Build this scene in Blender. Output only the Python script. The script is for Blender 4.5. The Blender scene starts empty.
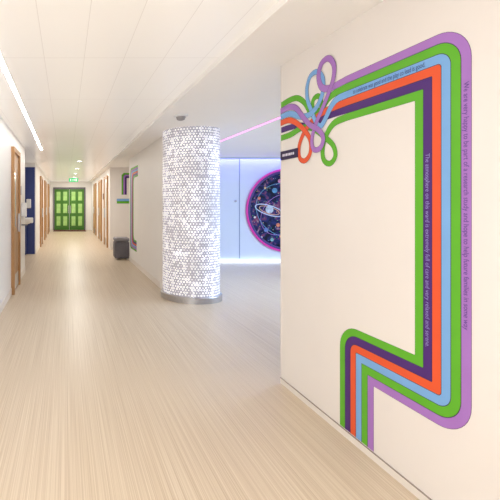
import bpy, bmesh, math, random
from mathutils import Vector, Matrix
random.seed(4)
S=bpy.context.scene
COL=S.collection
S.view_settings.view_transform='Standard'
S.view_settings.look='None'
S.view_settings.exposure=0.32

# ---------------------------------------------------------------- materials
def mat(name,color,rough=0.6,metal=0.0,emit=0.0,emitcol=None,noise=0.0,nscale=20,spec=0.5):
    m=bpy.data.materials.new(name); m.use_nodes=True
    nt=m.node_tree; b=nt.nodes['Principled BSDF']
    b.inputs['Roughness'].default_value=rough; b.inputs['Metallic'].default_value=metal
    b.inputs['Specular IOR Level'].default_value=spec
    c=(color[0],color[1],color[2],1)
    if noise>0:
        tc=nt.nodes.new('ShaderNodeTexCoord'); n=nt.nodes.new('ShaderNodeTexNoise')
        n.inputs['Scale'].default_value=nscale; n.inputs['Detail'].default_value=4
        r=nt.nodes.new('ShaderNodeValToRGB')
        r.color_ramp.elements[0].position=0.3; r.color_ramp.elements[1].position=0.7
        r.color_ramp.elements[0].color=tuple(x*(1-noise) for x in color)+(1,)
        r.color_ramp.elements[1].color=tuple(min(1,x*(1+noise)) for x in color)+(1,)
        nt.links.new(tc.outputs['Object'],n.inputs['Vector']); nt.links.new(n.outputs['Fac'],r.inputs['Fac'])
        nt.links.new(r.outputs['Color'],b.inputs['Base Color'])
    else: b.inputs['Base Color'].default_value=c
    if emit>0:
        e=emitcol or color
        b.inputs['Emission Color'].default_value=(e[0],e[1],e[2],1); b.inputs['Emission Strength'].default_value=emit
    return m

def N(nt,t,**kw):
    n=nt.nodes.new(t)
    for k,v in kw.items(): setattr(n,k,v)
    return n
def M(nt,op,a,b=None,c=None):
    n=nt.nodes.new('ShaderNodeMath'); n.operation=op
    for i,x in enumerate((a,b,c)):
        if x is None: continue
        if isinstance(x,(int,float)): n.inputs[i].default_value=x
        else: nt.links.new(x,n.inputs[i])
    return n.outputs[0]

WALL=mat('wall_paint',(0.84,0.80,0.77),0.55,noise=0.01,nscale=3)
WALLW=mat('white_paint',(0.91,0.895,0.875),0.5,noise=0.01,nscale=3)
COOL=mat('cool_white_panel',(0.72,0.80,0.94),0.3,noise=0.01,nscale=2)
PLASTER=mat('ceiling_plaster',(0.92,0.895,0.865),0.6,emit=.05,noise=0.01,nscale=2)  # faint emission brightens the plaster in place of bounced light
SKIRT=mat('skirting_vinyl',(0.84,0.79,0.74),0.4,noise=0.01)
DARKLINE=mat('shade_line',(0.30,0.25,0.22),0.5)  # dark strip painted in for the shadow line on top of the skirting
BLUE=mat('navy_blue_panel',(0.02,0.04,0.20),0.35,noise=0.08,nscale=4)
STEEL=mat('brushed_steel',(0.55,0.55,0.57),0.28,metal=1.0,noise=0.06,nscale=40)
WHITEP=mat('white_plastic',(0.85,0.85,0.86),0.3,noise=0.01)
GREY=mat('grey_upholstery',(0.15,0.14,0.16),0.8,noise=0.15,nscale=60)
GREYL=mat('light_grey_upholstery',(0.28,0.27,0.29),0.8,noise=0.1,nscale=60)
PLATE=mat('charcoal_plate',(0.05,0.035,0.09),0.6,noise=0.05,spec=.2)

def wood(name,c1,c2):
    m=bpy.data.materials.new(name); m.use_nodes=True; nt=m.node_tree; b=nt.nodes['Principled BSDF']
    tc=N(nt,'ShaderNodeTexCoord'); mp=N(nt,'ShaderNodeMapping'); mp.inputs['Scale'].default_value=(30,30,2)
    n=N(nt,'ShaderNodeTexNoise'); n.inputs['Scale'].default_value=1; n.inputs['Detail'].default_value=5
    r=N(nt,'ShaderNodeValToRGB'); r.color_ramp.elements[0].position=.3; r.color_ramp.elements[1].position=.7
    r.color_ramp.elements[0].color=c1+(1,); r.color_ramp.elements[1].color=c2+(1,)
    nt.links.new(tc.outputs['Object'],mp.inputs[0]); nt.links.new(mp.outputs[0],n.inputs['Vector'])
    nt.links.new(n.outputs['Fac'],r.inputs['Fac']); nt.links.new(r.outputs['Color'],b.inputs['Base Color'])
    b.inputs['Roughness'].default_value=.4
    return m
WOOD=wood('oak_veneer',(0.36,0.18,0.07),(0.52,0.29,0.12))
WOODL=wood('pale_oak_veneer',(0.50,0.31,0.14),(0.64,0.43,0.23))

def floor_mat():
    m=bpy.data.materials.new('streaked_floor_vinyl'); m.use_nodes=True; nt=m.node_tree; b=nt.nodes['Principled BSDF']
    tc=N(nt,'ShaderNodeTexCoord')
    def streak(sx,sy,detail):
        mp=N(nt,'ShaderNodeMapping'); mp.inputs['Scale'].default_value=(sx,sy,1)
        n=N(nt,'ShaderNodeTexNoise'); n.inputs['Scale'].default_value=1; n.inputs['Detail'].default_value=detail
        nt.links.new(tc.outputs['Object'],mp.inputs[0]); nt.links.new(mp.outputs[0],n.inputs['Vector'])
        return n.outputs['Fac']
    a=streak(230,0.45,2); c=streak(460,1.2,2)
    f=M(nt,'ADD',M(nt,'MULTIPLY',a,0.55),M(nt,'MULTIPLY',c,0.45))
    r=N(nt,'ShaderNodeValToRGB')
    r.color_ramp.elements[0].position=.34; r.color_ramp.elements[1].position=.66
    r.color_ramp.elements[0].color=(0.48,0.375,0.265,1); r.color_ramp.elements[1].color=(0.70,0.605,0.48,1)
    e=r.color_ramp.elements.new(.5); e.color=(0.60,0.495,0.37,1)
    nt.links.new(f,r.inputs['Fac']); nt.links.new(r.outputs['Color'],b.inputs['Base Color'])
    b.inputs['Roughness'].default_value=.36; b.inputs['Specular IOR Level'].default_value=.38
    return m
FLOOR=floor_mat()

def ceil_mat():
    m=bpy.data.materials.new('ceiling_metal_tile'); m.use_nodes=True; nt=m.node_tree; b=nt.nodes['Principled BSDF']
    tc=N(nt,'ShaderNodeTexCoord'); sp=N(nt,'ShaderNodeSeparateXYZ'); nt.links.new(tc.outputs['Object'],sp.inputs[0])
    fx=M(nt,'FRACT',M(nt,'DIVIDE',M(nt,'ADD',sp.outputs[0],20.04),0.3))
    fy=M(nt,'FRACT',M(nt,'DIVIDE',M(nt,'ADD',sp.outputs[1],20.0),1.2))
    lx=M(nt,'LESS_THAN',fx,0.014); ly=M(nt,'LESS_THAN',fy,0.005)
    l=M(nt,'MAXIMUM',lx,ly)
    mx=N(nt,'ShaderNodeMix',data_type='RGBA')
    mx.inputs['A'].default_value=(0.92,0.90,0.87,1); mx.inputs['B'].default_value=(0.76,0.73,0.70,1)
    nt.links.new(l,mx.inputs['Factor']); nt.links.new(mx.outputs['Result'],b.inputs['Base Color'])
    b.inputs['Roughness'].default_value=.24
    b.inputs['Emission Color'].default_value=(1,.97,.93,1); b.inputs['Emission Strength'].default_value=.13  # tiles are no lamp: warm glow stands in for light bounced off the floor
    return m
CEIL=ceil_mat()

def column_mat():
    m=bpy.data.materials.new('perforated_glowing_cladding'); m.use_nodes=True; nt=m.node_tree; b=nt.nodes['Principled BSDF']
    uv=N(nt,'ShaderNodeUVMap'); uv.uv_map='UVMap'; sp=N(nt,'ShaderNodeSeparateXYZ'); nt.links.new(uv.outputs[0],sp.inputs[0])
    p=0.04189
    U=M(nt,'DIVIDE',sp.outputs[0],p); V=M(nt,'DIVIDE',sp.outputs[1],p*1.732)
    def d(off):
        a=M(nt,'SUBTRACT',M(nt,'FRACT',M(nt,'ADD',U,off)),.5)
        c=M(nt,'MULTIPLY',M(nt,'SUBTRACT',M(nt,'FRACT',M(nt,'ADD',V,off)),.5),1.732)
        return M(nt,'SQRT',M(nt,'ADD',M(nt,'MULTIPLY',a,a),M(nt,'MULTIPLY',c,c)))
    dm=M(nt,'MINIMUM',d(0.0),d(0.5))
    n=N(nt,'ShaderNodeTexNoise'); n.inputs['Scale'].default_value=2.6; n.inputs['Detail'].default_value=3
    nt.links.new(uv.outputs[0],n.inputs['Vector'])
    wn=N(nt,'ShaderNodeTexNoise'); wn.inputs['Scale'].default_value=17; wn.inputs['Detail'].default_value=1
    nt.links.new(uv.outputs[0],wn.inputs['Vector'])
    mr=N(nt,'ShaderNodeMapRange'); mr.inputs[1].default_value=.32; mr.inputs[2].default_value=.66; mr.inputs[3].default_value=.12; mr.inputs[4].default_value=.42
    nt.links.new(wn.outputs['Fac'],mr.inputs[0])
    dot=M(nt,'LESS_THAN',dm,mr.outputs[0])
    glow=N(nt,'ShaderNodeMapRange'); glow.inputs[1].default_value=.35; glow.inputs[2].default_value=.62
    glow.inputs[3].default_value=.2; glow.inputs[4].default_value=.9
    nt.links.new(n.outputs['Fac'],glow.inputs[0])
    mx=N(nt,'ShaderNodeMix',data_type='RGBA')
    mx.inputs['A'].default_value=(0.60,0.585,0.67,1); mx.inputs['B'].default_value=(0.9,0.9,0.92,1)
    nt.links.new(dot,mx.inputs['Factor']); nt.links.new(mx.outputs['Result'],b.inputs['Base Color'])
    b.inputs['Emission Color'].default_value=(0.94,0.94,1,1)
    nt.links.new(M(nt,'MULTIPLY',dot,glow.outputs[0]),b.inputs['Emission Strength'])
    b.inputs['Roughness'].default_value=.35
    return m

# ---------------------------------------------------------------- helpers
def tag(o,label=None,cat=None,kind=None,group=None):
    if label:o['label']=label
    if cat:o['category']=cat
    if kind:o['kind']=kind
    if group:o['group']=group
    return o
def setpar(o,p):
    if p is not None:
        o.parent=p; o.matrix_parent_inverse=Matrix.Translation(p.location).inverted()
def finish(me,name,loc,m,parent,smooth=False):
    o=bpy.data.objects.new(name,me); o.location=loc
    if m is not None:
        for mm in (m if isinstance(m,(list,tuple)) else [m]): me.materials.append(mm)
    if smooth:
        for p in me.polygons:p.use_smooth=True
    COL.objects.link(o); setpar(o,parent); return o
def box(name,a,b,m,parent=None,bevel=0.0,seg=2):
    a=Vector(a);b=Vector(b);c=(a+b)/2;d=(b-a)
    bm=bmesh.new(); bmesh.ops.create_cube(bm,size=1)
    for v in bm.verts: v.co=Vector((v.co.x*d.x,v.co.y*d.y,v.co.z*d.z))
    if bevel>0: bmesh.ops.bevel(bm,geom=bm.edges[:],offset=bevel,segments=seg,affect='EDGES',profile=.5)
    me=bpy.data.meshes.new(name); bm.to_mesh(me); bm.free()
    return finish(me,name,c,m,parent)
def multibox(name,boxes,m,parent=None,bevel=0):
    c=(Vector(boxes[0][0])+Vector(boxes[0][1]))/2
    bm=bmesh.new()
    for a,b in boxes:
        a=Vector(a);b=Vector(b);cc=(a+b)/2-c;d=b-a
        r=bmesh.ops.create_cube(bm,size=1)
        for v in r['verts']: v.co=Vector((v.co.x*d.x,v.co.y*d.y,v.co.z*d.z))+cc
    if bevel>0: bmesh.ops.bevel(bm,geom=bm.edges[:],offset=bevel,segments=2,affect='EDGES',profile=.5)
    me=bpy.data.meshes.new(name); bm.to_mesh(me); bm.free()
    return finish(me,name,c,m,parent)
def lathe(name,prof,center,m,parent=None,seg=64,axis='Z',uv=False,smooth=True):
    """prof: list of (r,h)"""
    bm=bmesh.new(); rings=[]
    for r,h in prof:
        ring=[]
        for i in range(seg):
            t=2*math.pi*i/seg
            if axis=='Z': co=(r*math.cos(t),r*math.sin(t),h)
            elif axis=='Y': co=(r*math.cos(t),h,r*math.sin(t))
            else: co=(h,r*math.cos(t),r*math.sin(t))
            ring.append(bm.verts.new(co))
        rings.append(ring)
    L=bm.loops.layers.uv.new('UVMap') if uv else None
    for k in range(len(rings)-1):
        for i in range(seg):
            j=(i+1)%seg
            f=bm.faces.new((rings[k][i],rings[k][j],rings[k+1][j],rings[k+1][i]))
            if uv:
                R=prof[k][0]; w=2*math.pi*R/seg
                for l,(uu,vv) in zip(f.loops,((i*w,prof[k][1]),((i+1)*w,prof[k][1]),((i+1)*w,prof[k+1][1]),(i*w,prof[k+1][1]))):
                    l[L].uv=(uu,vv)
    if prof[0][0]>1e-5: bm.faces.new(rings[0][::-1])
    if prof[-1][0]>1e-5: bm.faces.new(rings[-1])
    bmesh.ops.recalc_face_normals(bm,faces=bm.faces[:])
    me=bpy.data.meshes.new(name); bm.to_mesh(me); bm.free()
    o=finish(me,name,center,m,parent)
    if smooth:
        for p in me.polygons:
            if len(p.vertices)<=4:p.use_smooth=True
        me.set_sharp_from_angle(angle=math.radians(40))
    return o
def empty(name,loc):
    o=bpy.data.objects.new(name,None); o.empty_display_size=.1; o.location=loc; COL.objects.link(o); return o

H=2.425; HT=2.465
XL=-0.82; XR=1.645; XM=1.52

# ---------------------------------------------------------------- shell
def st(o,label,cat): return tag(o,label,cat,kind='structure')
st(box('floor',(-2.2,-1.6,-.1),(7.2,21.2,0),FLOOR),'pale wood-look streaked vinyl floor, semi-gloss','floor')
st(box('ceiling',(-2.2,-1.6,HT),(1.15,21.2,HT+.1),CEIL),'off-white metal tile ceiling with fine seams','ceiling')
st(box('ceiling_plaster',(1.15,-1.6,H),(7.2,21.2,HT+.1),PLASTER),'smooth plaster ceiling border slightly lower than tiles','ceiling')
st(box('wall_right',(XR,-1.6,0),(XR+.16,3.06,H),WALL),'cream painted wall carrying a striped mural','wall')
st(box('wall_left',(XL-.15,-1.6,0),(XL,8.0,HT),WALLW),'white painted corridor wall','wall')
st(box('wall_left_far',(XL-.15,10.8,0),(XL,20.4,HT),WALLW),'white painted corridor wall','wall')
st(box('wall_niche_back',(-2.2,7.85,0),(-2.05,10.95,HT),WALLW),'white niche wall','wall')
st(box('wall_niche_near',(-2.05,7.85,0),(XL-.15,8.0,HT),WALLW),'white niche side wall','wall')
st(box('wall_niche_far',(-2.05,10.8,0),(XL-.15,10.95,HT),WALLW),'white niche side wall behind navy panel','wall')
st(box('wall_middle',(XM,6.30,0),(1.76,9.6,H),WALLW),'white corridor wall behind the column','wall')
st(box('wall_recess_side',(1.76,9.45,0),(2.4,9.6,H),WALL),'cream wall return of seating recess','wall')
st(box('wall_recess_end',(2.25,9.6,0),(2.4,11.8,H),WALL),'cream wall of seating recess','wall')
st(box('wall_recess_far',(1.3,11.8,0),(2.4,11.95,H),WALL),'cream wall facing the seating recess','wall')
st(box('wall_right_far',(1.3,11.95,0),(1.45,20.4,H),WALLW),'white wall of the far corridor','wall')
st(box('wall_end',(-1,20.4,0),(1.5,20.6,HT),WALLW),'end wall of the corridor around green doors','wall')
st(box('wall_alcove_back',(1.76,9.3,0),(7.0,9.45,H),COOL),'blue-white lit panelled alcove wall','wall')
st(box('wall_alcove_side',(7.0,0.8,0),(7.15,9.45,H),COOL),'blue-white alcove side wall','wall')
st(box('wall_alcove_near',(XR+.16,0.8,0),(7.0,0.95,H),COOL),'blue-white alcove wall','wall')
SEAM=mat('panel_seam',(.28,.35,.55),.5)
for i,x in enumerate((2.945,4.025,5.9)):
    st(box('trim_%d'%(10+i),(x,9.292,0.09),(x+.016,9.3,H),SEAM),'shadow gap between wall panels','trim')
cd=empty('cupboard_door',(3.5,9.28,.09)); tag(cd,'flush blue-white cupboard door with small steel knob','cupboard door')
box('panel',(2.975,9.284,.09),(4.015,9.2985,H-.06),COOL,cd,bevel=.003)
lathe('knob',[(.02,0),(.02,-.02),(.026,-.03),(.018,-.04)],(3.93,9.284,1.42),STEEL,cd,24,axis='Y')
def bb(name,a,b,m=SKIRT): st(box(name,a,b,m),'low vinyl skirting along the wall','baseboard')
bb('baseboard_right',(XR-.006,-1.6,0),(XR,3.06,.038))
st(box('trim_20',(XR-.0065,-1.6,.038),(XR,3.062,.0425),DARKLINE),'thin painted shadow line above skirting','trim')
st(box('trim_21',(XR-.003,3.055,.045),(XR,3.062,H),mat('corner_bead',(.75,.70,.66),.5)),'corner bead of the wall end','trim')
bb('baseboard_left',(XL,-1.6,0),(XL+.008,5.98,.10)); bb('baseboard_left_2',(XL,6.8,0),(XL+.008,8.0,.10))
bb('baseboard_left_far',(XL,10.8,0),(XL+.008,12.5,.10))
bb('baseboard_middle',(XM-.008,6.5,0),(XM,9.6,.10))
bb('baseboard_recess',(1.3,11.79,0),(2.25,11.8,.10))

# ---------------------------------------------------------------- light fittings and added fill lamps
e=empty('linear_light',(-.50,4,HT)); tag(e,'long warm-white recessed LED line in the ceiling','light')
box('diffuser',(-.515,-1.5,HT-.004),(-.48,8.2,HT-.001),mat('led_warm',(1,.96,.9),.4,emit=24,emitcol=(1,.95,.89)),e)
box('rim',(-.522,-1.5,HT-.002),(-.473,8.22,HT),WHITEP,e)
e=empty('linear_light',(2.62,6,H)); tag(e,'pink-violet glowing LED line across alcove ceiling','light')
box('diffuser',(2.60,2.0,H-.008),(2.635,9.1,H-.002),mat('led_pink',(1,.35,.8),.4,emit=1.4,emitcol=(1,.25,.75)),e)
box('rim',(2.585,2.0,H-.004),(2.65,9.1,H),WHITEP,e)
tag(box('plinth_light',(1.78,9.24,.015),(6.9,9.28,.045),mat('led_cool',(.8,.9,1),.4,emit=2.4,emitcol=(.80,.89,1))),'cool white LED line glowing along alcove wall base','light')
cv=empty('cove_light',(4.3,9.15,H)); tag(cv,'violet-blue LED cove washing top of alcove wall','light')
box('diffuser',(1.80,9.16,H-.02),(6.9,9.19,H-.002),mat('led_violet',(.5,.4,1),.4,emit=13,emitcol=(.26,.25,1)),cv)
box('pelmet',(1.78,9.135,H-.045),(6.9,9.15,H),COOL,cv)

def arealight(name,loc,sx,sy,power,col,shape='RECTANGLE'):
    l=bpy.data.lights.new(name,'AREA'); l.shape=shape; l.size=sx; l.size_y=sy; l.energy=power; l.color=col
    o=bpy.data.objects.new(name,l); o.location=loc; COL.objects.link(o); return o
arealight('alcove_fill',(5.0,5.3,H-.02),2.0,2.0,150,(.58,.75,1))  # added fill, hidden behind the right wall, brightens the alcove
arealight('corridor_fill',(.45,-.75,HT-.02),1.2,1.2,30,(1,.97,.935))  # added fill behind the camera, unseen, brightens the near corridor
DL=mat('downlight_glow',(1,.95,.85),.4,emit=8,emitcol=(1,.95,.88))
for i,(x,y) in enumerate(((.35,10.4),(.35,12.6),(.35,14.8),(.35,17.0),(.35,19.2))):
    d=empty('downlight',(x,y,HT)); tag(d,'small round recessed ceiling downlight','light',group='corridor downlights')
    lathe('rim',[(.085,0),(.085,-.008),(.06,-.008),(.06,-.002)],(x,y,HT),WHITEP,d,32)
    lathe('diffuser',[(.06,0),(.06,-.004)],(x,y,HT),DL,d,32)
    arealight('downlight_lamp',(x,y,HT-.010),.11,.11,19,(1,.945,.87),'DISK')
w=bpy.data.worlds.new('world'); S.world=w; w.use_nodes=True
w.node_tree.nodes['Background'].inputs[0].default_value=(1,.98,.96,1); w.node_tree.nodes['Background'].inputs[1].default_value=2.4

# ---------------------------------------------------------------- column
CX,CY=1.825,5.85
c=empty('column',(CX,CY,0)); tag(c,'round column clad in glowing perforated dots with steel base','column')
lathe('cladding',[(.40,.085),(.40,1.22),(.40,H)],(CX,CY,0),column_mat(),c,128,uv=True)
lathe('base_ring',[(.43,0),(.43,.078),(.422,.085),(.40,.085)],(CX,CY,0),STEEL,c,96)

# ---------------------------------------------------------------- smoke detector
def detector(x,y,z,s=1.0):
    e=empty('smoke_detector',(x,y,z)); tag(e,'round white smoke detector on the ceiling','smoke detector')
    lathe('base',[(.075*s,0),(.075*s,-.018*s),(.06*s,-.022*s)],(x,y,z),WHITEP,e,40)
    lathe('sensor_head',[(.05*s,-.022*s),(.05*s,-.028*s),(.04*s,-.052*s),(.02*s,-.06*s)],(x,y,z),mat('det',(.35,.33,.33),.4),e,40)
detector(1.37,4.77,H,1.1)

# ---------------------------------------------------------------- ribbons / mural
COLS={'lav':(0.40,0.19,0.58),'green':(0.12,0.46,0.025),'blue':(0.20,0.43,0.80),'red':(0.80,0.105,0.03),'purple':(0.075,0.022,0.19)}
MM={k:mat('vinyl_'+k,v,.5,noise=.02,nscale=8,spec=.3) for k,v in COLS.items()}
INK=mat('vinyl_ink',(.03,.02,.05),.5)
def ribbon(name,Lp,Rp,depth,mapf,m,parent,ow=.0035):
    """filled strip between two edge polylines plus dark outline along each edge; depth may be a list"""
    n=len(Lp); D=depth if isinstance(depth,list) else [depth]*n
    bm=bmesh.new()
    def strip(A,B,d,mi):
        va=[bm.verts.new(mapf(p[0],p[1],D[i]+d)) for i,p in enumerate(A)]; vb=[bm.verts.new(mapf(p[0],p[1],D[i]+d)) for i,p in enumerate(B)]
        for i in range(len(A)-1):
            if (Vector(A[i])-Vector(A[i+1])).length<1e-7 and (Vector(B[i])-Vector(B[i+1])).length<1e-7: continue
            f=bm.faces.new((va[i],va[i+1],vb[i+1],vb[i])); f.material_index=mi
    strip(Lp,Rp,0,0)
    if ow>0:
        def blend(A,B,t):
            out=[]
            for a,b in zip(A,B):
                a=Vector(a);b=Vector(b);d=(b-a)
                out.append(tuple(a+d.normalized()*t))
            return out
        strip(Lp,blend(Lp,Rp,ow),.00012,1); strip(Rp,blend(Rp,Lp,ow),.00012,1)
    me=bpy.data.meshes.new(name); bm.to_mesh(me); bm.free()
    c=sum((v.co for v in me.vertices),Vector())/len(me.vertices)
    me.transform(Matrix.Translation(-c))
    return finish(me,name,c,[m,INK],parent)
def catmull(P,n=14):
    P=[Vector(p) for p in P]; Q=[P[0]*2-P[1]]+P+[P[-1]*2-P[-2]]; out=[]
    for i in range(1,len(Q)-2):
        for k in range(n):
            t=k/n; a,b,c_,d=Q[i-1],Q[i],Q[i+1],Q[i+2]
            out.append(.5*((2*b)+(c_-a)*t+(2*a-5*b+4*c_-d)*t*t+(3*b-a-3*c_+d)*t**3))
    out.append(P[-1])
    for it in range(8):
        out=[out[0]]+[(out[i-1]+out[i]*2+out[i+1])/4 for i in range(1,len(out)-1)]+[out[-1]]
    return out
def offset(path,w):
    L=[];R=[]
    for i,p in enumerate(path):
        a=path[max(0,i-1)];b=path[min(len(path)-1,i+1)]
        t=(b-a).normalized(); n=Vector((-t.y,t.x))
        L.append(tuple(p+n*w)); R.append(tuple(p-n*w))
    return L,R
def arc(cx,cy,r,a0,a1,n=10):
    return [(cx+r*math.cos(math.radians(a0+(a1-a0)*i/n)),cy+r*math.sin(math.radians(a0+(a1-a0)*i/n))) for i in range(n+1)]

W=.044
UO,VT,VB=-1.621,2.120,.395
UL=-2.401
SK=.046
def edge(j):
    R=max(.004,.15-W*j); r3=max(.004,.14-W*(6-j))
    u=UO-W*j; t=VT-W*j; b=VB+W*j; ul=UL+W*(6-j)
    P=[(-2.34,t)]
    P+=arc(u-R,t-R,R,90,0)
    P+=arc(u-R,b+R,R,0,-90)
    P+=arc(ul+r3,b-r3,r3,90,180)
    P.append((ul,SK))
    return P
def right_map(u,v,d): return Vector((XR-.0008-d,-u,v))
mural=empty('wall_mural',(XR,2.3,1.3)); tag(mural,'six-colour striped ribbon mural with tangled loops on cream wall','mural')
knots={
 0:[(-3.06,2.075),(-2.94,2.08),(-2.85,2.05),(-2.77,1.97),(-2.69,1.90),(-2.60,1.85),(-2.55,1.79),(-2.58,1.73),(-2.65,1.73),(-2.67,1.80),(-2.63,1.89),(-2.56,1.98),(-2.50,2.06),(-2.455,2.14),(-2.45,2.22),(-2.50,2.28),(-2.57,2.27),(-2.60,2.20),(-2.57,2.12),(-2.49,2.09),(-2.34,2.098)],
 1:[(-3.06,2.12),(-2.95,2.13),(-2.84,2.12),(-2.75,2.06),(-2.69,1.98),(-2.62,1.95),(-2.57,2.00),(-2.60,2.07),(-2.66,2.06),(-2.66,1.99),(-2.58,1.975),(-2.50,2.03),(-2.42,2.05),(-2.34,2.054)],
 2:[(-3.06,2.03),(-2.93,2.03),(-2.80,1.98),(-2.70,1.97),(-2.61,2.01),(-2.555,2.09),(-2.56,2.18),(-2.62,2.235),(-2.69,2.225),(-2.725,2.16),(-2.72,2.08),(-2.68,2.00),(-2.63,1.91),(-2.58,1.87),(-2.53,1.91),(-2.48,1.97),(-2.42,2.005),(-2.34,2.01)],
 3:[(-3.06,1.985),(-2.95,1.985),(-2.86,1.95),(-2.76,1.88),(-2.69,1.80),(-2.69,1.71),(-2.75,1.665),(-2.81,1.69),(-2.82,1.77),(-2.77,1.85),(-2.69,1.91),(-2.60,1.945),(-2.50,1.96),(-2.34,1.966)],
 4:[(-3.06,1.93),(-2.93,1.93),(-2.80,1.92),(-2.68,1.89),(-2.56,1.915),(-2.45,1.922),(-2.34,1.922)],
 5:[(-3.06,1.87),(-2.92,1.875),(-2.78,1.90),(-2.66,1.87),(-2.55,1.80),(-2.46,1.73),(-2.44,1.66),(-2.49,1.62),(-2.55,1.65),(-2.56,1.73),(-2.52,1.81),(-2.45,1.865),(-2.34,1.878)],
}
order={0:5,1:1,2:4,3:3,4:0,5:2}
names=['lav','green','blue','red','purple','green']
for k in range(6):
    path=catmull(knots[k]); L,R=offset(path,W/2)
    n=len(L)-1
    for i in range(n):
        t=i/n; s=1-.18*math.sin(math.pi*min(1,max(0,(t-.1)/.8)))
        c_=(Vector(L[i])+Vector(R[i]))/2
        L[i]=tuple(c_+(Vector(L[i])-c_)*s); R[i]=tuple(c_+(Vector(R[i])-c_)*s)
    E0=edge(k);E1=edge(k+1)
    Lp=L[:-1]+E0; Rp=R[:-1]+E1
    D=[]
    for i in range(n):
        t=i/n; z=order[k]*.0007+.0005*(1-t)
        D.append(z*min(1,(1-t)/.07))
    D+=[0.0]*len(E0)
    o=ribbon('stripe',Lp,Rp,D,right_map,MM[names[k]],mural,.0016)
    o['label']={'lav':'lavender stripe','green':'bright green stripe','blue':'sky blue stripe','red':'orange-red stripe','purple':'dark purple stripe'}[names[k]]

def text(name,body,center,length,height,xd,yd,m,parent,off=.0):
    cu=bpy.data.curves.new(name,'FONT'); cu.body=body; cu.size=1; cu.align_x='LEFT'; cu.offset=off
    t=bpy.data.objects.new(name+'_tmp',cu); COL.objects.link(t)
    dg=bpy.context.evaluated_depsgraph_get(); dg.update()
    me=bpy.data.meshes.new_from_object(t.evaluated_get(dg))
    bpy.data.objects.remove(t)
    xs=[v.co.x for v in me.vertices]
    x0,x1=min(xs),max(xs)
    sx=length/(x1-x0); sy=height/.72
    xd=Vector(xd);yd=Vector(yd)
    for v in me.vertices:
        v.co=xd*((v.co.x-(x0+x1)/2)*sx)+yd*((v.co.y-.30)*sy)
    me.materials.clear()
    return finish(me,name,Vector(center),m,parent)
LILT=mat('text_violet',(.08,.03,.26),.5); PALE=mat('text_pale',(.30,.28,.62),.5); NAVYT=mat('text_navy',(.02,.03,.22),.5)
zc=XR-.0018
yl=-(UO-W/2); yp=-(UO-W*4.5)
text('lettering','We are very happy to be part of a research study and hope to help future families in some way',(zc,yl,1.363),1.02,.023,(0,0,-1),(0,-1,0),LILT,mural)
text('lettering','The atmosphere on this ward is extremely full of care and very relaxed and serene.',(zc,yp,1.16),.88,.022,(0,0,-1),(0,-1,0),PALE,mural)
text('lettering','to celebrate was good and the play co lead is good.',(zc,2.06,VT-W*2.5),.46,.025,(0,-1,0),(0,0,1),NAVYT,mural,.004)

pl=empty('sign_plate',(XR,2.93,1.73)); tag(pl,'small dark purple sign plate with pale lettering on mural wall','sign')
box('plate',(XR-.010,2.83,1.70),(XR,3.05,1.765),PLATE,pl,bevel=.001)
WT=mat('sign_white',(.75,.72,.85),.5)
lb=[];yy=3.02
for wd in (.018,.012,.02,.014,.022,.012,.018):
    lb.append(((XR-.0106,yy-wd,1.724),(XR-.010,yy,1.742))); yy-=wd+.006
multibox('lettering',lb,WT,pl)

def mid_map(u,v,d): return Vector((XM-.001-d,-u,v))
m2=empty('wall_mural',(XM,8.8,1.4)); tag(m2,'tall narrow violet, blue, red and green striped mural','mural')
for k,cn in enumerate(['green','lav','blue','red','purple','green']):
    def e2(j):
        ul=-9.5+.085*j; t=2.18-.04*j; b=.32+.04*j; r=.16
        return [(-8.45,t)]+[(ul+r*(1-math.sin(a)),t-r*(1-math.cos(a))) for a in [math.pi/2*i/6 for i in range(7)]]+[(ul+r*(1-math.cos(a)),b+r*(1-math.sin(a))) for a in [math.pi/2*i/6 for i in range(7)]]+[(-8.6,b)]
    ribbon('stripe',e2(k),e2(k+1),.001,mid_map,MM[cn],m2,.004)
def rec_map(u,v,d): return Vector((u,11.798-d,v))
m3=empty('wall_mural',(1.7,11.8,1.8)); tag(m3,'green, lavender and purple striped ribbon bands on recess wall','mural')
for k,cn in enumerate(['green','lav','purple']):
    ribbon('stripe',[(2.2,2.26-.05*k),(1.70+.03*k,2.26-.05*k),(1.64+.05*k,2.20-.05*k),(1.64+.05*k,1.62)],
                    [(2.2,2.21-.05*k),(1.73+.03*k,2.21-.05*k),(1.69+.05*k,2.15-.05*k),(1.69+.05*k,1.62)],.001,rec_map,MM[cn],m3,.004)
for k,cn in enumerate(['blue','green']):
    ribbon('stripe',[(2.2,1.50-.07*k),(1.5,1.50-.07*k)],[(2.2,1.43-.07*k),(1.5,1.43-.07*k)],.001,rec_map,MM[cn],m3,.004)
# ---------------------------------------------------------------- doors
def side_door(idx,y0,y1,x,sgn,label,h=2.15,woodm=WOOD,leafm=WOOD):
    e=empty('door_%d'%idx,(x,(y0+y1)/2,0)); tag(e,label,'door',kind='structure')
    def bx(n,x0,x1,ya,yb,z0,z1,m,bev=0):
        a,b=sorted((x+sgn*x0,x+sgn*x1)); return box(n,(a,ya,z0),(b,yb,z1),m,e,bevel=bev)
    f=.07
    a,b=sorted((x,x+sgn*.05))
    multibox('frame',[((a,y0,0),(b,y0+f,h+f)),((a,y1-f,0),(b,y1,h+f)),((a,y0+f,h),(b,y1-f,h+f))],woodm,e)
    bx('leaf',0,.02,y0+f,y1-f,.008,h,leafm)
    bx('vision_panel',.02,.024,y0+f+.12,y0+f+.30,1.0,1.85,mat('glass_door%d'%idx,(.5,.56,.6),.1))
    bx('kick_plate',.02,.023,y0+f+.03,y1-f-.03,.03,.25,STEEL)
    bx('handle',.02,.06,y1-f-.12,y1-f-.09,.9,1.2,STEEL,.008)
side_door(1,5.98,6.80,XL,1,'oak veneered ward door with matching frame')
side_door(2,14.9,16.0,XL,1,'oak veneered door with vision panel in corridor')
side_door(3,17.6,18.8,XL,1,'oak veneered door near the green doors')
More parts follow.
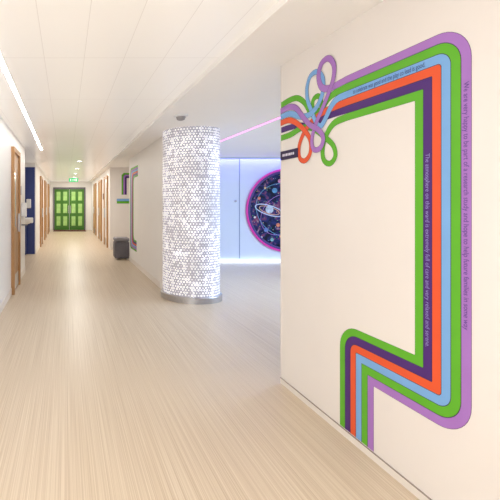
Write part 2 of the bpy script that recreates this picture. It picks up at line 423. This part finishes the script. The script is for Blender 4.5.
side_door(4,14.4,15.5,1.3,-1,'oak veneered door with frame in far corridor',leafm=WOODL)
side_door(5,17.0,18.3,1.3,-1,'oak veneered door close to the green doors',leafm=WOODL)
side_door(7,12.5,13.5,XL,1,'oak veneered door beyond the wash niche')
side_door(8,12.3,13.3,1.3,-1,'white door with oak frame just past the seating recess',leafm=WHITEP)

gd=empty('door_6',(.18,20.4,0)); tag(gd,'green glazed double doors with dark frames closing the corridor','door',kind='structure')
GF=mat('green_frame',(.05,.19,.015),.4,noise=.03); GP=mat('green_glazing',(.32,.56,.14),.15,emit=.08,emitcol=(.45,.8,.2),noise=.2,nscale=5)
gx0,gx1=-.58,.92
multibox('frame',[((gx0-.07,20.34,0),(gx0,20.4,2.17)),((gx1,20.34,0),(gx1+.07,20.4,2.17)),((gx0,20.34,2.08),(gx1,20.4,2.17))],GREY,gd)
mid=(gx0+gx1)/2
for (a,b) in ((gx0,mid-.01),(mid+.01,gx1)):
    lf=box('leaf',(a,20.36,.01),(b,20.4,2.08),GF,gd)
    w_=(b-a-.34)/2
    for i in range(2):
        for (z0,z1) in ((.22,.70),(.86,1.34),(1.50,1.95)):
            xx=a+.10+i*(w_+.14)
            box('glazing_panel',(xx,20.35,z0),(xx+w_,20.36,z1),GP,lf)
for x in (mid-.06,mid+.04):
    box('handle',(x,20.31,.85),(x+.025,20.35,1.25),STEEL,gd,bevel=.006)
tag(box('floor_mat',(-.62,19.3,0),(.98,20.33,.008),mat('mat_red',(.12,.03,.03),.9,noise=.2,nscale=50)),'dark maroon entrance mat before green doors','mat')

ex=empty('exit_sign',(.3,16.0,HT)); tag(ex,'green illuminated exit sign hanging from ceiling','sign')
for x in (.17,.42): box('hanger',(x,15.995,2.37),(x+.01,16.005,HT),STEEL,ex)
box('panel',(.12,15.985,2.22),(.48,16.015,2.37),mat('exit_green',(.02,.4,.12),.4,emit=.6,emitcol=(.02,.6,.2)),ex,bevel=.003)
pic=mat('exit_white',(.9,.95,.9),.5,emit=.6)
multibox('pictogram',[((.17,15.98,2.26),(.20,15.985,2.33)),((.24,15.98,2.285),(.34,15.985,2.305)),((.34,15.98,2.26),(.355,15.985,2.33)),((.38,15.98,2.25),(.43,15.985,2.34))],pic,ex)

# ---------------------------------------------------------------- niche
tag(box('wall_panel',(-2.04,10.77,.0),(XL-.02,10.799,2.34),BLUE),'navy blue laminate panel behind the wash basin','wall panel')
ba=empty('wash_basin',(-1.15,10.55,0)); tag(ba,'white wash basin with chrome tap on navy panel','basin')
lathe('bowl',[(.10,.80),(.20,.84),(.255,.93),(.26,.97),(.245,.975),(.22,.93),(.14,.87),(.02,.86)],(-1.15,10.50,0),WHITEP,ba,40)
box('back_ledge',(-1.42,10.64,.84),(-.88,10.768,.985),WHITEP,ba,bevel=.02)
box('pedestal',(-1.24,10.55,.0),(-1.06,10.76,.82),BLUE,ba,bevel=.02)
box('tap',(-1.165,10.52,1.10),(-1.135,10.768,1.13),STEEL,ba,bevel=.008)
ds=empty('soap_dispenser',(-1.0,10.7,1.3)); tag(ds,'white soap dispenser above the wash basin','dispenser')
box('body',(-1.06,10.68,1.24),(-.94,10.769,1.48),WHITEP,ds,bevel=.015)
box('lever',(-1.03,10.66,1.22),(-.97,10.70,1.24),GREY,ds,bevel=.004)
ds=empty('gel_dispenser',(XL,7.4,1.2)); tag(ds,'white hand gel dispenser on corridor wall','dispenser')
box('body',(XL,7.34,1.12),(XL+.09,7.46,1.38),WHITEP,ds,bevel=.012)
box('drip_tray',(XL,7.33,.96),(XL+.10,7.47,.98),GREYL,ds,bevel=.003)
sg=empty('door_sign',(XL,7.2,1.6)); tag(sg,'small blue door sign on white wall','sign')
box('plate',(XL,7.12,1.52),(XL+.008,7.27,1.68),BLUE,sg)
sg=empty('door_sign',(1.3,13.9,1.6)); tag(sg,'small charcoal door sign beside oak door','sign')
box('plate',(1.29,13.8,1.5),(1.3,14.0,1.7),PLATE,sg)

# ---------------------------------------------------------------- pouf
def pouf(x,y,lab,s=.46,h=.5):
    e=empty('pouf_seat',(x,y,0)); tag(e,lab,'pouf')
    box('body',(x-s/2,y-s/2,.03),(x+s/2,y+s/2,h-.09),GREY,e,bevel=.04,seg=4)
    box('cushion',(x-s/2-.005,y-s/2-.005,h-.09),(x+s/2+.005,y+s/2+.005,h),GREYL,e,bevel=.04,seg=4)
    for i,(dx,dy) in enumerate(((-1,-1),(1,-1),(1,1),(-1,1))):
        lathe('foot',[(.018,0),(.018,.031)],(x+dx*(s/2-.05),y+dy*(s/2-.05),0),STEEL,e,16)
pouf(1.36,9.86,'dark grey upholstered cube pouf beside the wall corner',.36,.53)

# ---------------------------------------------------------------- porthole artwork
PX,PZ,PR=5.14,1.205,.97
pw=empty('porthole_artwork',(PX,9.3,PZ)); tag(pw,'round magenta-rimmed panel with space scene on lit wall','artwork')
def torus(name,R,r,y,m,par,seg=96,rs=12,tilt=None,sc=(1,1),cx=0,cz=0):
    bm=bmesh.new(); rings=[]
    for i in range(seg):
        t=2*math.pi*i/seg; ring=[]
        for j in range(rs):
            s=2*math.pi*j/rs
            x=(R*sc[0])*math.cos(t)+r*math.cos(s)*math.cos(t); z=(R*sc[1])*math.sin(t)+r*math.cos(s)*math.sin(t)
            if tilt: x,z=x*math.cos(tilt)-z*math.sin(tilt),x*math.sin(tilt)+z*math.cos(tilt)
            ring.append(bm.verts.new((x,r*.6*math.sin(s),z)))
        rings.append(ring)
    for i in range(seg):
        for j in range(rs):
            a=rings[i];b=rings[(i+1)%seg]; bm.faces.new((a[j],b[j],b[(j+1)%rs],a[(j+1)%rs]))
    bmesh.ops.recalc_face_normals(bm,faces=bm.faces[:])
    me=bpy.data.meshes.new(name); bm.to_mesh(me); bm.free()
    return finish(me,name,(PX+cx,y,PZ+cz),m,par,smooth=True)
PINK=mat('pink_rim',(.50,.03,.30),.3,emit=.2,emitcol=(.9,.05,.45)); VIO=mat('violet_rim',(.06,.04,.20),.3,emit=.04,emitcol=(.3,.2,.9))
torus('rim',PR-.022,.024,9.265,PINK,pw)
torus('inner_rim',PR-.072,.026,9.275,VIO,pw)
def space():
    m=bpy.data.materials.new('space_print'); m.use_nodes=True; nt=m.node_tree; b=nt.nodes['Principled BSDF']
    tc=N(nt,'ShaderNodeTexCoord')
    n=N(nt,'ShaderNodeTexNoise'); n.inputs['Scale'].default_value=3.2; n.inputs['Detail'].default_value=6; n.inputs['Distortion'].default_value=2.5
    r=N(nt,'ShaderNodeValToRGB'); r.color_ramp.elements[0].position=.40; r.color_ramp.elements[1].position=.74
    r.color_ramp.elements[0].color=(.004,.006,.02,1); r.color_ramp.elements[1].color=(.35,.60,.65,1)
    e=r.color_ramp.elements.new(.53); e.color=(.02,.03,.15,1)
    e=r.color_ramp.elements.new(.61); e.color=(.26,.05,.12,1)
    v=N(nt,'ShaderNodeTexVoronoi'); v.inputs['Scale'].default_value=16
    st_=M(nt,'LESS_THAN',v.outputs['Distance'],.13)
    mx=N(nt,'ShaderNodeMix',data_type='RGBA')
    nt.links.new(v.outputs['Color'],mx.inputs['B'])
    nt.links.new(tc.outputs['Object'],n.inputs['Vector']); nt.links.new(tc.outputs['Object'],v.inputs['Vector'])
    nt.links.new(n.outputs['Fac'],r.inputs['Fac']); nt.links.new(r.outputs['Color'],mx.inputs['A']); nt.links.new(st_,mx.inputs['Factor'])
    nt.links.new(mx.outputs['Result'],b.inputs['Base Color']); b.inputs['Roughness'].default_value=.4; b.inputs['Specular IOR Level'].default_value=.2
    return m
lathe('printed_disc',[(PR-.06,0),(PR-.06,-.012)],(PX,9.298,PZ),space(),pw,96,axis='Y')
pcount=[0]
def disc(name,x,z,r,colr,y=9.282,em=.03):
    pcount[0]+=1
    return lathe(name,[(r,0),(r,-.003)],(PX+x,y,PZ+z),mat('planet_print_%d'%pcount[0],colr,.5,emit=em,noise=.45,nscale=14),pw,32,axis='Y')
torus('orbit',.34,.011,9.283,mat('orbit_white',(.60,.70,.88),.4,emit=.1),pw,tilt=-.30,sc=(1,.32),cx=-.42,cz=-.0)
torus('orbit',.24,.008,9.283,mat('orbit_peach',(.75,.45,.3),.4,emit=.05),pw,tilt=-.30,sc=(1,.32),cx=-.42,cz=-.0)
torus('orbit',.70,.006,9.283,mat('orbit_cyan',(.12,.38,.6),.4,emit=.05),pw,tilt=-.5,sc=(1,.85),cx=-.05,cz=.0)
torus('orbit',.52,.006,9.283,mat('orbit_violet',(.35,.16,.55),.4,emit=.05),pw,tilt=.8,sc=(1,.8),cx=-.15,cz=-.1)
for i,(x,z,r,cc) in enumerate(((-.42,.02,.09,(.50,.60,.75)),(-.66,.28,.035,(.75,.2,.12)),(-.30,.46,.06,(.10,.30,.5)),(-.50,-.45,.05,(.12,.2,.5)),
    (-.76,-.16,.025,(.8,.75,.7)),(-.22,-.34,.045,(.75,.22,.12)),(-.18,.68,.045,(.6,.25,.45)),(-.36,-.68,.04,(.2,.45,.45)),(-.52,.52,.025,(.8,.5,.2)),(.3,.2,.14,(.3,.5,.8)),(-.16,-.6,.03,(.8,.45,.2)),(-.60,-.62,.02,(.7,.7,.8)))):
    disc('planet',x,z,r,cc,9.280)

# ---------------------------------------------------------------- camera
cam=bpy.data.cameras.new('camera'); co=bpy.data.objects.new('camera',cam); COL.objects.link(co)
co.location=(0,0,1.375); co.rotation_euler=(math.radians(90),0,0)
cam.sensor_width=36; cam.sensor_fit='HORIZONTAL'; cam.lens=28.8; cam.shift_x=.368; cam.shift_y=-.094; cam.clip_start=.02; cam.clip_end=100
S.camera=co
